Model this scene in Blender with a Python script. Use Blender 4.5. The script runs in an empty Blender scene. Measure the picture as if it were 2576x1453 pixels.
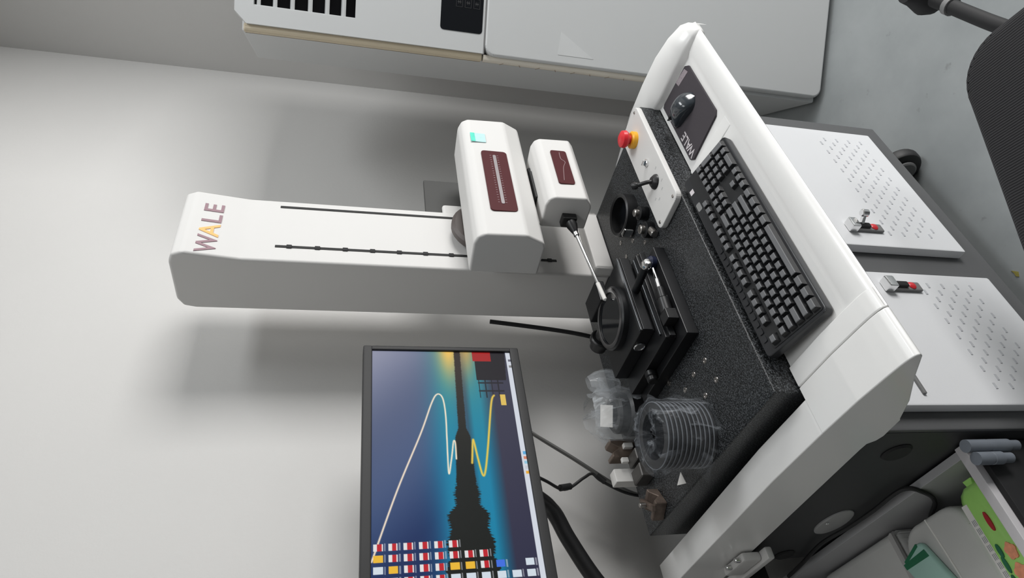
import bpy, bmesh, math, random
import numpy as np
from mathutils import Vector, Matrix

# ------------------------------------------------------------------ camera, world, lights, exposure
SC = bpy.context.scene
COL = SC.collection
cam_d = bpy.data.cameras.new('camera'); cam = bpy.data.objects.new('camera', cam_d); COL.objects.link(cam)
R_ = Vector((0.73888, -0.67268, 0.03937)); U_ = Vector((0.13549, 0.20555, 0.96922)); F_ = Vector((0.66007, 0.71081, -0.24302))
# the phone is held sideways: the picture's right is the room's down
mx = Matrix((-U_, R_, -F_)).transposed().to_4x4(); mx.translation = (0, 0, 1.5)
cam.matrix_world = mx
cam_d.sensor_fit = 'HORIZONTAL'; cam_d.sensor_width = 36; cam_d.lens = 1653.554 * 36 / 2576
cam_d.clip_start = .02
SC.camera = cam

w = bpy.data.worlds.new('daylight'); SC.world = w; w.use_nodes = True
w.node_tree.nodes['Background'].inputs[0].default_value = (.80, .90, 1.0, 1)
w.node_tree.nodes['Background'].inputs[1].default_value = 1.0

def area(name, loc, rot, sx, sy, power, col):
    d = bpy.data.lights.new(name, 'AREA'); d.shape = 'RECTANGLE'; d.size = sx; d.size_y = sy
    d.energy = power; d.color = col
    o = bpy.data.objects.new(name, d); COL.objects.link(o); o.location = loc; o.rotation_euler = rot
    return o
# daylight through the window in the wall behind the photographer
area('window_daylight', (3.05, -2.46, 1.25), (math.radians(90), 0, math.radians(18)), 1.5, 1.7, 124, (1, .985, .965))
# unseen overhead fill lights, added to brighten upward faces and the drawer
area('overhead_fill_light', (1.75, -.25, 2.955), (0, 0, 0), 1.1, .55, 22, (.95, .98, 1))
area('overhead_fill_light', (.15, -.25, 2.955), (0, 0, 0), 1.1, .55, 10, (.95, .98, 1))

SC.view_settings.view_transform = 'Standard'; SC.view_settings.look = 'None'
SC.view_settings.gamma = 1; SC.view_settings.use_curve_mapping = False
SC.view_settings.exposure = 0.0

random.seed(4); rng = random.Random(11)

# ------------------------------------------------------------------ materials
MATS = {}
def M(name, col, rough=.5, metal=0, var=.05, scale=14, bump=0, bscale=250, coat=0, spec=.5):
    if name in MATS: return MATS[name]
    m = bpy.data.materials.new(name); m.use_nodes = True; nt = m.node_tree; b = nt.nodes['Principled BSDF']
    b.inputs['Roughness'].default_value = rough; b.inputs['Metallic'].default_value = metal
    b.inputs['Coat Weight'].default_value = coat; b.inputs['Specular IOR Level'].default_value = spec
    tc = nt.nodes.new('ShaderNodeTexCoord'); n = nt.nodes.new('ShaderNodeTexNoise'); n.inputs['Scale'].default_value = scale
    n.inputs['Detail'].default_value = 3
    nt.links.new(tc.outputs['Object'], n.inputs['Vector'])
    mr = nt.nodes.new('ShaderNodeMapRange'); mr.inputs[3].default_value = 1 - var; mr.inputs[4].default_value = 1 + var
    nt.links.new(n.outputs['Fac'], mr.inputs[0])
    mul = nt.nodes.new('ShaderNodeVectorMath'); mul.operation = 'SCALE'; mul.inputs[0].default_value = col[:3]
    nt.links.new(mr.outputs[0], mul.inputs['Scale']); nt.links.new(mul.outputs[0], b.inputs['Base Color'])
    if bump:
        n2 = nt.nodes.new('ShaderNodeTexNoise'); n2.inputs['Scale'].default_value = bscale
        nt.links.new(tc.outputs['Object'], n2.inputs['Vector'])
        bp = nt.nodes.new('ShaderNodeBump'); bp.inputs['Strength'].default_value = bump; bp.inputs['Distance'].default_value = .002
        nt.links.new(n2.outputs['Fac'], bp.inputs['Height']); nt.links.new(bp.outputs['Normal'], b.inputs['Normal'])
    MATS[name] = m
    return m
def EM(name, col, strength):
    if name in MATS: return MATS[name]
    m = bpy.data.materials.new(name); m.use_nodes = True; b = m.node_tree.nodes['Principled BSDF']
    b.inputs['Base Color'].default_value = (.02, .02, .02, 1); b.inputs['Emission Color'].default_value = (*col, 1)
    b.inputs['Emission Strength'].default_value = strength
    MATS[name] = m; return m

m_wall = M('painted_plaster', (.66, .65, .635), .85, var=.03, scale=2.5, bump=.15, bscale=120)
m_wallr = M('painted_plaster_shaded', (.60, .59, .575), .85, var=.03, scale=2.5, bump=.15, bscale=120)  # same paint as the back wall, darkened for its shade
m_ceil = M('ceiling_paint', (.45, .45, .44), .9, var=.02)
m_wallf = M('unseen_wall_grey', (.22, .22, .22), .85, var=.03, scale=2.5)  # dark grey on the unseen walls, set to cut bounced fill light
m_white = M('white_enamel', (.69, .68, .665), .5, var=.015, scale=5, spec=.25)
m_shell = M('white_moulded_plastic', (.86, .855, .84), .28, var=.02, scale=6, coat=.15)
m_door = M('white_powder_coat', (.83, .84, .86), .38, var=.015, scale=6, bump=.06, bscale=700)
m_frame = M('dark_grey_powder_coat', (.105, .107, .11), .5, var=.06, scale=8, bump=.06, bscale=700)
m_black = M('black_plastic', (.012, .012, .013), .38, var=.15)
m_blackm = M('black_matt', (.010, .010, .011), .7, var=.2)
m_anod = M('black_anodised_metal', (.010, .0105, .012), .36, metal=.15, var=.2, scale=30)
m_chrome = M('chrome', (.78, .78, .78), .16, metal=1, var=.04)
m_steel = M('ground_steel', (.42, .40, .38), .32, metal=1, var=.15, scale=40)
m_rust = M('rusty_steel', (.15, .115, .095), .55, metal=.55, var=.6, scale=60)
m_slot = M('slot_dark', (.03, .03, .03), .8)
m_maroon = M('maroon_scale_plate', (.080, .016, .019), .4, var=.05, spec=.15)
m_red = M('red_plastic', (.72, .03, .04), .3)
m_orange = M('orange_plastic', (.85, .42, .02), .35)
m_key = M('grey_keycap', (.14, .143, .15), .36, var=.1, scale=60)
m_kbd = M('keyboard_black', (.012, .0125, .014), .4)
m_kbdk = M('keyboard_side', (.02, .021, .024), .3)
m_pad = M('mouse_pad_cloth', (.050, .043, .050), .85, var=.08, scale=200)
m_printw = M('pale_print', (.62, .58, .60), .6)
m_mouse = M('mouse_grey_gloss', (.035, .042, .05), .16, var=.05, coat=.4)
m_purple = M('logo_purple', (.30, .18, .21), .5, var=.05)
m_logor = M('logo_orange', (.93, .50, .16), .5, var=.05)
m_teal = M('teal_sticker', (.10, .72, .55), .3, var=.3, scale=60)
m_palet = M('pale_sticker', (.50, .76, .76), .25, var=.1, scale=80)
m_ac = M('air_conditioner_white', (.56, .57, .57), .42, var=.02, scale=4)
m_tan = M('yellowed_trim', (.66, .57, .42), .5, var=.1, scale=9)
m_glassblk = M('black_gloss_panel', (.008, .009, .011), .08, var=.05)
m_paper = M('white_paper', (.82, .80, .77), .7, var=.04)
m_brownp = M('brown_grey_card', (.32, .28, .25), .7, var=.2, scale=40)
m_cable = M('grey_cable_jacket', (.16, .16, .155), .5)
m_rubber = M('black_rubber', (.015, .015, .016), .55)
m_board = M('white_laminate', (.60, .585, .60), .4, var=.02)
m_tissue = M('white_tissue_wrap', (.62, .62, .60), .35, var=.05, scale=20, bump=.3, bscale=40, coat=.2)
m_green = M('lime_wrap', (.42, .80, .20), .3, var=.12, scale=30, bump=.4, bscale=45, coat=.3)
m_dgreen = M('dark_green_print', (.02, .17, .08), .4, var=.3, scale=80)
m_mint = M('mint_wrap', (.42, .66, .58), .35, var=.1, scale=20)
m_coral = M('coral_print', (.90, .36, .20), .4, var=.3, scale=120)
m_bluegrey = M('blue_grey_plastic', (.17, .19, .22), .35, var=.15, scale=30)
m_greyplug = M('grey_plug', (.20, .20, .20), .55)

def granite():
    m = bpy.data.materials.new('black_granite'); m.use_nodes = True; nt = m.node_tree; b = nt.nodes['Principled BSDF']
    tc = nt.nodes.new('ShaderNodeTexCoord')
    n = nt.nodes.new('ShaderNodeTexNoise'); n.inputs['Scale'].default_value = 420; n.inputs['Detail'].default_value = 4
    n2 = nt.nodes.new('ShaderNodeTexNoise'); n2.inputs['Scale'].default_value = 9; n2.inputs['Detail'].default_value = 5
    for q in (n, n2): nt.links.new(tc.outputs['Object'], q.inputs['Vector'])
    r = nt.nodes.new('ShaderNodeValToRGB'); r.color_ramp.elements[0].position = .45; r.color_ramp.elements[0].color = (.006, .0065, .007, 1)
    r.color_ramp.elements[1].position = .78; r.color_ramp.elements[1].color = (.15, .16, .17, 1)
    nt.links.new(n.outputs['Fac'], r.inputs[0]); nt.links.new(r.outputs[0], b.inputs['Base Color'])
    mr = nt.nodes.new('ShaderNodeMapRange'); mr.inputs[3].default_value = .30; mr.inputs[4].default_value = .46
    nt.links.new(n2.outputs['Fac'], mr.inputs[0]); nt.links.new(mr.outputs[0], b.inputs['Roughness'])
    b.inputs['Specular IOR Level'].default_value = .36
    return m
m_granite = granite()

def floor_mat():
    m = bpy.data.materials.new('grey_floor_paint'); m.use_nodes = True; nt = m.node_tree; b = nt.nodes['Principled BSDF']
    tc = nt.nodes.new('ShaderNodeTexCoord')
    n = nt.nodes.new('ShaderNodeTexNoise'); n.inputs['Scale'].default_value = 3.2; n.inputs['Detail'].default_value = 8; n.inputs['Roughness'].default_value = .62
    nt.links.new(tc.outputs['Object'], n.inputs['Vector'])
    r = nt.nodes.new('ShaderNodeValToRGB'); r.color_ramp.elements[0].position = .3; r.color_ramp.elements[0].color = (.27, .29, .295, 1)
    r.color_ramp.elements[1].position = .72; r.color_ramp.elements[1].color = (.36, .38, .385, 1)
    nt.links.new(n.outputs['Fac'], r.inputs[0])
    n2 = nt.nodes.new('ShaderNodeTexNoise'); n2.inputs['Scale'].default_value = 26; n2.inputs['Detail'].default_value = 6
    nt.links.new(tc.outputs['Object'], n2.inputs['Vector'])
    r2 = nt.nodes.new('ShaderNodeValToRGB'); r2.color_ramp.elements[0].position = .23; r2.color_ramp.elements[0].color = (.55, .55, .52, 1)
    r2.color_ramp.elements[1].position = .34; r2.color_ramp.elements[1].color = (1, 1, 1, 1)
    nt.links.new(n2.outputs['Fac'], r2.inputs[0])
    mix = nt.nodes.new('ShaderNodeMixRGB'); mix.blend_type = 'MULTIPLY'; mix.inputs[0].default_value = .8
    nt.links.new(r.outputs[0], mix.inputs[1]); nt.links.new(r2.outputs[0], mix.inputs[2]); nt.links.new(mix.outputs[0], b.inputs['Base Color'])
    b.inputs['Roughness'].default_value = .5
    return m

def fabric():
    m = bpy.data.materials.new('black_ribbed_fabric'); m.use_nodes = True; nt = m.node_tree; b = nt.nodes['Principled BSDF']
    tc = nt.nodes.new('ShaderNodeTexCoord')
    wv = nt.nodes.new('ShaderNodeTexWave'); wv.wave_type = 'BANDS'; wv.bands_direction = 'X'; wv.inputs['Scale'].default_value = 70; wv.inputs['Distortion'].default_value = .6
    wv.inputs['Detail'].default_value = 1
    nt.links.new(tc.outputs['Object'], wv.inputs['Vector'])
    r = nt.nodes.new('ShaderNodeValToRGB'); r.color_ramp.elements[0].color = (.008, .0075, .009, 1); r.color_ramp.elements[1].color = (.021, .020, .023, 1)
    nt.links.new(wv.outputs['Fac'], r.inputs[0]); nt.links.new(r.outputs[0], b.inputs['Base Color'])
    bp = nt.nodes.new('ShaderNodeBump'); bp.inputs['Strength'].default_value = .6; bp.inputs['Distance'].default_value = .003
    nt.links.new(wv.outputs['Fac'], bp.inputs['Height']); nt.links.new(bp.outputs['Normal'], b.inputs['Normal'])
    b.inputs['Roughness'].default_value = .75
    return m

def clear_bag(name, lo, hi, scale, p0=.55, p1=.70):
    m = bpy.data.materials.new(name); m.use_nodes = True; nt = m.node_tree; b = nt.nodes['Principled BSDF']
    b.inputs['Base Color'].default_value = (.78, .82, .86, 1); b.inputs['Roughness'].default_value = .12; b.inputs['Specular IOR Level'].default_value = .8
    tc = nt.nodes.new('ShaderNodeTexCoord')
    n = nt.nodes.new('ShaderNodeTexNoise'); n.inputs['Scale'].default_value = scale; n.inputs['Detail'].default_value = 4; n.inputs['Distortion'].default_value = 2.2
    mp = nt.nodes.new('ShaderNodeMapping'); mp.inputs['Scale'].default_value = (1, 1, .45)
    nt.links.new(tc.outputs['Object'], mp.inputs['Vector']); nt.links.new(mp.outputs[0], n.inputs['Vector'])
    r = nt.nodes.new('ShaderNodeValToRGB'); r.color_ramp.elements[0].position = p0; r.color_ramp.elements[0].color = (lo, lo, lo, 1)
    r.color_ramp.elements[1].position = p1; r.color_ramp.elements[1].color = (hi, hi, hi, 1)  # more opaque streaks paint highlights onto the creased film
    nt.links.new(n.outputs['Fac'], r.inputs[0])
    bp = nt.nodes.new('ShaderNodeBump'); bp.inputs['Strength'].default_value = .8; bp.inputs['Distance'].default_value = .008
    nt.links.new(n.outputs['Fac'], bp.inputs['Height']); nt.links.new(bp.outputs['Normal'], b.inputs['Normal'])
    tr = nt.nodes.new('ShaderNodeBsdfTransparent'); mix = nt.nodes.new('ShaderNodeMixShader')
    nt.links.new(r.outputs[0], mix.inputs[0]); nt.links.new(tr.outputs[0], mix.inputs[1]); nt.links.new(b.outputs[0], mix.inputs[2])
    nt.links.new(mix.outputs[0], nt.nodes['Material Output'].inputs['Surface'])
    return m
m_bag = clear_bag('clear_plastic_bag', .06, .48, 20, .55, .70)
m_bag.node_tree.nodes['Principled BSDF'].inputs['Base Color'].default_value = (.42, .45, .49, 1)
m_bag2 = clear_bag('cloudy_plastic_bag', .16, .55, 20)

# ------------------------------------------------------------------ geometry helpers
def bm_box(x0, x1, y0, y1, z0, z1, bev=0, seg=2):
    bm = bmesh.new()
    v = [bm.verts.new((x, y, z)) for x in (x0, x1) for y in (y0, y1) for z in (z0, z1)]
    for f in ((0, 1, 3, 2), (4, 6, 7, 5), (0, 4, 5, 1), (2, 3, 7, 6), (0, 2, 6, 4), (1, 5, 7, 3)):
        bm.faces.new([v[i] for i in f])
    if bev: bmesh.ops.bevel(bm, geom=bm.edges[:], offset=bev, segments=seg, profile=.5, affect='EDGES')
    return bm
def bm_prism(prof, axis, a0, a1, bev=0, seg=2, only=None):
    """closed 2D profile extruded along axis; profile gives the two other coordinates in xyz order"""
    bm = bmesh.new()
    def P(p, a):
        if axis == 0: return (a, p[0], p[1])
        if axis == 1: return (p[0], a, p[1])
        return (p[0], p[1], a)
    A = [bm.verts.new(P(p, a0)) for p in prof]; B = [bm.verts.new(P(p, a1)) for p in prof]
    n = len(prof)
    bm.faces.new(A); bm.faces.new(B[::-1])
    for i in range(n): bm.faces.new((A[i], B[i], B[(i + 1) % n], A[(i + 1) % n]))
    bmesh.ops.recalc_face_normals(bm, faces=bm.faces[:])
    if bev:
        ed = bm.edges[:]
        if only == 'caps': ed = [e for e in ed if (e.verts[0] in A) == (e.verts[1] in A)]
        if only == 'long': ed = [e for e in ed if (e.verts[0] in A) != (e.verts[1] in A)]
        bmesh.ops.bevel(bm, geom=ed, offset=bev, segments=seg, profile=.5, affect='EDGES')
    return bm
def bm_lathe(prof, seg=24, mat=None, close=False):
    """profile of (r, z) turned about z"""
    bm = bmesh.new(); rings = []
    for r, z in prof:
        if r < 1e-6: rings.append([bm.verts.new((0, 0, z))])
        else: rings.append([bm.verts.new((r * math.cos(2 * math.pi * i / seg), r * math.sin(2 * math.pi * i / seg), z)) for i in range(seg)])
    if close: rings.append(rings[0])
    for a, b in zip(rings, rings[1:]):
        if len(a) == 1 and len(b) == 1: continue
        for i in range(seg):
            j = (i + 1) % seg
            if len(a) == 1: bm.faces.new((a[0], b[j], b[i]))
            elif len(b) == 1: bm.faces.new((a[i], a[j], b[0]))
            else: bm.faces.new((a[i], a[j], b[j], b[i]))
    bmesh.ops.recalc_face_normals(bm, faces=bm.faces[:])
    if mat is not None: bm.transform(mat)
    return bm
def cyl(c, r, h, seg=20, bev=.001, axis=(0, 0, 1)):
    """solid of revolution starting at c going h along axis"""
    z = Vector(axis).normalized(); q = z.to_track_quat('Z', 'Y').to_matrix().to_4x4(); q.translation = Vector(c)
    return bm_lathe([(0, 0), (r - bev, 0), (r, bev), (r, h - bev), (r - bev, h), (0, h)], seg, q)
def turned(c, prof, axis=(0, 0, 1), seg=28, close=False):
    z = Vector(axis).normalized(); q = z.to_track_quat('Z', 'Y').to_matrix().to_4x4(); q.translation = Vector(c)
    return bm_lathe(prof, seg, q, close)
def smooth_path(pts, n=10):
    P = [Vector(p) for p in pts]; out = []
    for i in range(len(P) - 1):
        p0 = P[max(i - 1, 0)]; p1 = P[i]; p2 = P[i + 1]; p3 = P[min(i + 2, len(P) - 1)]
        for k in range(n):
            t = k / n
            out.append(.5 * ((2 * p1) + (p2 - p0) * t + (2 * p0 - 5 * p1 + 4 * p2 - p3) * t * t + (3 * p1 - p0 - 3 * p2 + p3) * t ** 3))
    out.append(P[-1]); return out
def bm_tube(pts, r, seg=10, smooth=True, n=8, flat=1.0):
    P = smooth_path(pts, n) if smooth else [Vector(p) for p in pts]
    bm = bmesh.new(); rings = []; up = Vector((0, 0, 1))
    for i, p in enumerate(P):
        d = (P[min(i + 1, len(P) - 1)] - P[max(i - 1, 0)]).normalized()
        a = d.cross(up)
        if a.length < 1e-3: a = d.cross(Vector((1, 0, 0)))
        a.normalize(); b = a.cross(d).normalized()
        rings.append([bm.verts.new(p + a * (r * math.cos(2 * math.pi * k / seg)) + b * (r * flat * math.sin(2 * math.pi * k / seg))) for k in range(seg)])
    for A, B in zip(rings, rings[1:]):
        for k in range(seg): bm.faces.new((A[k], A[(k + 1) % seg], B[(k + 1) % seg], B[k]))
    bm.faces.new(rings[0][::-1]); bm.faces.new(rings[-1])
    bmesh.ops.recalc_face_normals(bm, faces=bm.faces[:])
    return bm
def rrect(x0, x1, y0, y1, r, n=5):
    out = []
    for cx, cy, a0 in ((x1 - r, y1 - r, 0), (x0 + r, y1 - r, 90), (x0 + r, y0 + r, 180), (x1 - r, y0 + r, 270)):
        for k in range(n + 1):
            a = math.radians(a0 + 90 * k / n); out.append((cx + r * math.cos(a), cy + r * math.sin(a)))
    return out
def join(*bms):
    out = bmesh.new()
    for b in bms:
        me = bpy.data.meshes.new('tmp'); b.to_mesh(me); out.from_mesh(me); bpy.data.meshes.remove(me); b.free()
    return out
def moved(bm, mat): bm.transform(mat); return bm

def tag(o, label, cat, group=None):
    o['label'] = label; o['category'] = cat
    if group: o['group'] = group
def mesh_from(bm, name, mat, off=None, ang=35):
    if off is not None: bm.transform(Matrix.Translation(-Vector(off)))
    me = bpy.data.meshes.new(name); bm.to_mesh(me); bm.free()
    me.polygons.foreach_set('use_smooth', [True] * len(me.polygons)); me.set_sharp_from_angle(angle=math.radians(ang))
    me.materials.append(mat); return me
def thing(name, label, cat, base, group=None, rotz=0):
    o = bpy.data.objects.new(name, None); COL.objects.link(o); o.location = base; o.rotation_euler = (0, 0, rotz)
    o.empty_display_size = .02; tag(o, label, cat, group)
    BASE[o.name] = Vector(base); return o
BASE = {}
def wnorm(o, ang):
    if ang < 50 and len(o.data.polygons) < 3000:
        m = o.modifiers.new('even_shading', 'WEIGHTED_NORMAL'); m.keep_sharp = True; m.weight = 60
def part(name, bm, mat, parent, label=None, ang=35, local=False):
    """a mesh under a thing (or a part of it); geometry is given in room coordinates unless local"""
    b = BASE.get(parent.name, Vector((0, 0, 0)))
    o = bpy.data.objects.new(name, mesh_from(bm, name, mat, None if local else b, ang)); COL.objects.link(o); o.parent = parent
    BASE[o.name] = b if not local else Vector((0, 0, 0))
    wnorm(o, ang)
    if label: o['label'] = label
    return o
def inst(name, me, parent, loc):
    """one more piece that shares its mesh; loc in room coordinates"""
    o = bpy.data.objects.new(name, me); COL.objects.link(o); o.parent = parent; o.location = Vector(loc) - BASE.get(parent.name, Vector((0, 0, 0)))
    BASE[o.name] = Vector(loc); return o
def solo(name, bm, mat, label, cat, base, group=None, ang=35):
    o = bpy.data.objects.new(name, mesh_from(bm, name, mat, base, ang)); COL.objects.link(o); o.location = base
    tag(o, label, cat, group); BASE[o.name] = Vector(base); wnorm(o, ang); return o
def struct(name, bm, mat, ang=35):
    o = bpy.data.objects.new(name, mesh_from(bm, name, mat, None, ang)); COL.objects.link(o); o['kind'] = 'structure'; BASE[o.name] = Vector((0, 0, 0)); return o
def text_bm(s, size, depth, mat4, shear=0):
    cu = bpy.data.curves.new('lettering', 'FONT'); cu.body = s; cu.size = size; cu.extrude = depth; cu.align_x = 'CENTER'; cu.align_y = 'CENTER'; cu.shear = shear
    cu.offset = size * .012
    ob = bpy.data.objects.new('lettering', cu); COL.objects.link(ob); bpy.context.view_layer.update()
    me = bpy.data.meshes.new_from_object(ob.evaluated_get(bpy.context.evaluated_depsgraph_get()))
    bpy.data.objects.remove(ob); bpy.data.curves.remove(cu)
    bm = bmesh.new(); bm.from_mesh(me); bpy.data.meshes.remove(me); bm.transform(mat4); return bm
def frame4(o, ex, ey):
    ex = Vector(ex).normalized(); ey = Vector(ey).normalized(); ez = ex.cross(ey)
    m = Matrix((ex, ey, ez)).transposed().to_4x4(); m.translation = Vector(o); return m

# ------------------------------------------------------------------ the room
WY, WX, EX = 1.47, 2.45, 4.2
fl = struct('floor', bm_box(-2.5, EX, -2.6, WY, -.05, 0), floor_mat())
struct('wall_back', bm_box(-2.62, WX + .12, WY, WY + .12, -.05, 3.0), m_wall)
struct('wall_right', join(bm_box(WX, WX + .12, .15, WY, -.05, 3.0), bm_box(WX + .12, EX, .15, .27, -.05, 3.0), bm_box(EX, EX + .12, -2.72, .27, -.05, 3.0)), m_wallr)
struct('wall_left', bm_box(-2.62, -2.5, -2.6, WY, -.05, 3.0), m_wallf)
struct('wall_front', join(bm_box(-2.62, 2.25, -2.72, -2.6, -.05, 3.0), bm_box(3.85, EX, -2.72, -2.6, -.05, 3.0),
       bm_box(2.25, 3.85, -2.72, -2.6, -.05, .35), bm_box(2.25, 3.85, -2.72, -2.6, 2.15, 3.0)), m_wallf)
struct('window_1', join(bm_box(2.25, 2.31, -2.70, -2.62, .35, 2.15, .004), bm_box(3.79, 3.85, -2.70, -2.62, .35, 2.15, .004),
       bm_box(2.31, 3.79, -2.70, -2.62, .35, .41, .004), bm_box(2.31, 3.79, -2.70, -2.62, 2.09, 2.15, .004),
       bm_box(3.02, 3.08, -2.69, -2.63, .41, 2.09, .004)), m_white)
struct('ceiling', bm_box(-2.62, EX + .12, -2.72, WY + .12, 3.0, 3.1), m_ceil)
for lx, lb in ((1.75, 'flat white fill panel added unseen overhead nearest the air conditioner'), (.15, 'flat white fill panel added unseen overhead nearest the drawer unit')):
    cl = thing('overhead_fill', lb, 'ceiling lamp', (lx, -.25, 2.962), 'added fill panels overhead')
    part('housing', bm_box(lx - .58, lx + .58, -.55, .05, 2.962, 3.0, .003), m_white, cl)  # unseen housing added around the overhead fill light

# ------------------------------------------------------------------ machine cabinet
CX0, CX1, CY0, CY1, CZ0, CZ1 = .434, 1.335, .757, 1.30, .165, .69
cab = thing('machine_cabinet', 'dark grey steel cabinet with two white vented doors under the measuring machine', 'cabinet', (.88, 1.03, 0))
body = part('body', bm_box(CX0, CX1, CY0, CY1, CZ0, CZ1, .004), m_frame, cab)
part('side_panel', bm_box(CX0 - .0008, CX0 + .004, CY0 + .006, CY1 - .004, CZ0 + .006, CZ1 - .004), M('black_side_panel', (.030, .031, .033), .55, var=.08), body, 'black side panel')
slot_me = mesh_from(bm_box(-.0058, .0058, -.0006, .0006, -.0022, .0022), 'vent_slot', M('vent_slot_grey', (.60, .61, .64), .7))
def door(x0, x1, xs0, xs1, zb, label):
    d = part('door', bm_box(x0, x1, .735, CY0, .238, .672, .004, 2), m_door, cab, label)
    ncol = int(round((xs1 - xs0) / .0178))
    for i in range(ncol + 1):
        x = xs0 + (xs1 - xs0) * i / ncol
        for k in range(4):
            z = zb + .0345 * k + (.01725 if (ncol - i) % 2 else 0)
            inst('vent_slot', slot_me, d, (x, .7346, z))
    return d
d_r = door(.842, 1.262, .884, 1.220, .287, 'white door with slotted vents on the side towards the air conditioner')
d_l = door(.466, .768, .504, .736, .307, 'white door with slotted vents on the side towards the open drawer')
def latch(d, x, z0, opened):
    l = part('latch', bm_box(x - .011, x + .011, .728, .735, z0, z0 + .078, .003), m_greyplug, d, 'chrome and black latch with a red button')
    part('latch_cap', bm_box(x - .0135, x + .0135, .716, .735, z0 + .066, z0 + .086, .003), m_chrome, l)
    part('latch_button', turned((x, .729, z0 + .022), [(0, 0), (.0085, 0), (.0085, .002), (.006, .004), (0, .0045)], (0, -1, 0), 18), m_red, l)
    part('latch_bar', bm_box(x - .006, x + .006, .722, .729, z0 + .034, z0 + .064, .002), m_blackm, l)
    if opened:
        part('latch_lever', moved(join(bm_box(-.005, .005, -.022, 0, -.0035, .0035, .002), cyl((0, -.024, -.008), .008, .016, 16, .002)),
             Matrix.Translation((x + .004, .727, z0 + .052)) @ Matrix.Rotation(.5, 4, 'Z')), m_chrome, l)
latch(d_r, .893, .424, True); latch(d_l, .727, .437, False)
part('grey_strip', bm_box(.486, .530, .730, .735, .583, .590, .002), m_greyplug, d_l)  # thin grey strip high on the left door
# cable plugs and a raised pale oval disc on the dark side panel
part('cable_plug', turned((CX0, .825, .607), [(0, 0), (.024, 0), (.026, .002), (.022, .005), (0, .005)], (-1, 0, 0), 24), m_blackm, body)
part('cable_plug', turned((CX0, 1.27, .565), [(0, 0), (.021, 0), (.023, .002), (.019, .005), (0, .005)], (-1, 0, 0), 24), m_blackm, body)
ov = part('oval_disc', moved(bm_lathe([(0, 0), (.036, 0), (.036, .003), (.033, .005), (0, .005)], 32), Matrix.Translation((CX0, 1.105, .548)) @ Matrix.Rotation(-math.pi / 2, 4, 'Y') @ Matrix.Diagonal((.86, 1.5, 1, 1))), M('oval_disc_grey', (.34, .34, .34), .5), body, 'pale grey oval disc')
part('screw', cyl((CX0 - .0045, 1.10, .568), .004, .003, 12, .001, (-1, 0, 0)), m_chrome, ov)
def caster(x, y):
    c = part('caster', join(bm_box(x - .03, x + .03, y - .03, y + .03, .135, .165, .003), bm_box(x - .026, x - .021, y - .022, y + .022, .04, .14, .002), bm_box(x + .021, x + .026, y - .022, y + .022, .04, .14, .002)), m_black, cab)
    part('wheel', turned((x - .018, y, .055), [(0, 0), (.043, 0), (.052, .004), (.055, .010), (.055, .026), (.052, .032), (.043, .036), (0, .036)], (1, 0, 0), 28), m_rubber, c)
    part('wheel_cover', turned((x - .028, y, .055), [(0, 0), (.030, 0), (.034, .003), (.034, .008), (0, .008)], (1, 0, 0), 24), m_greyplug, c)
for x, y in ((1.285, .835), (.49, .835), (1.285, 1.24), (.49, 1.24)): caster(x, y)

# ------------------------------------------------------------------ white moulded surround
sh = thing('machine_surround', 'white moulded plastic console around the granite table with a keyboard tray', 'console', (.88, .9, .69))
# front rim: rolled nose in section, run along x
rim = [(.610, .7885), (.596, .7915), (.576, .7915), (.562, .790), (.553, .7865), (.5495, .781), (.553, .7755), (.566, .768), (.60, .750), (.66, .712), (.748, .700), (.748, .7995)]
ltop = [(.5495, .781), (.553, .7865), (.562, .7905), (.576, .7935), (.60, .7965), (.66, .802)]
lbot = [(.758, .686), (.71, .694), (.658, .714), (.60, .750), (.566, .768), (.553, .775)]
part('front_tray', join(bm_prism(rim, 0, .508, 1.335, .002, 2, 'caps'),
     bm_prism(ltop + [(.748, .805), (.748, .72), (.66, .72), (.60, .752)], 0, .508, .546, .0025, 3),
     bm_prism([(.60, .784), (.606, .7895), (.748, .8035), (.748, .78)], 0, 1.024, 1.056, .003, 2)), m_shell, sh)
part('left_arm', join(bm_prism(ltop + [(.748, .8046), (.748, .687), (.71, .692), (.658, .714), (.60, .750), (.566, .768), (.553, .775)], 0, .425, .5068, .002, 3),
     bm_prism([(.70, .799), (.744, .8036), (.752, .8042), (.90, .804), (1.44, .775), (1.44, .66), (.80, .70), (.782, .700), (.772, .690), (.758, .686), (.71, .690)], 0, .4252, .4855, .002, 3)), m_shell, sh)
def arm_sec(y, zi, zo, xi, xo, zb): return [(xi, y, zb), (xo, y, zb), (xo + .004, y, zo - .03), (xo, y, zo), (xo - .010, y, zo + .004), (xi + .004, y, zi + .003), (xi, y, zi - .003)]
bm = bmesh.new(); secs = []
for y, zi, zo, xi, xo, zb in ((.549, .782, .786, 1.300, 1.322, .776), (.553, .791, .797, 1.294, 1.333, .772), (.565, .798, .809, 1.289, 1.340, .765), (.60, .806, .823, 1.286, 1.344, .745), (.65, .811, .834, 1.285, 1.346, .715), (.72, .815, .840, 1.285, 1.346, .69), (.80, .816, .842, 1.305, 1.346, .69), (.95, .80, .828, 1.312, 1.344, .69), (1.30, .76, .78, 1.312, 1.340, .69)):
    secs.append([bm.verts.new(p) for p in arm_sec(y, zi, zo, xi, xo, zb)])
for A, B in zip(secs, secs[1:]):
    for k in range(len(A)): bm.faces.new((A[k], A[(k + 1) % len(A)], B[(k + 1) % len(A)], B[k]))
bm.faces.new(secs[0]); bm.faces.new(secs[-1][::-1]); bmesh.ops.recalc_face_normals(bm, faces=bm.faces[:])
part('right_arm', bm, m_shell, sh, ang=50)

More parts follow.
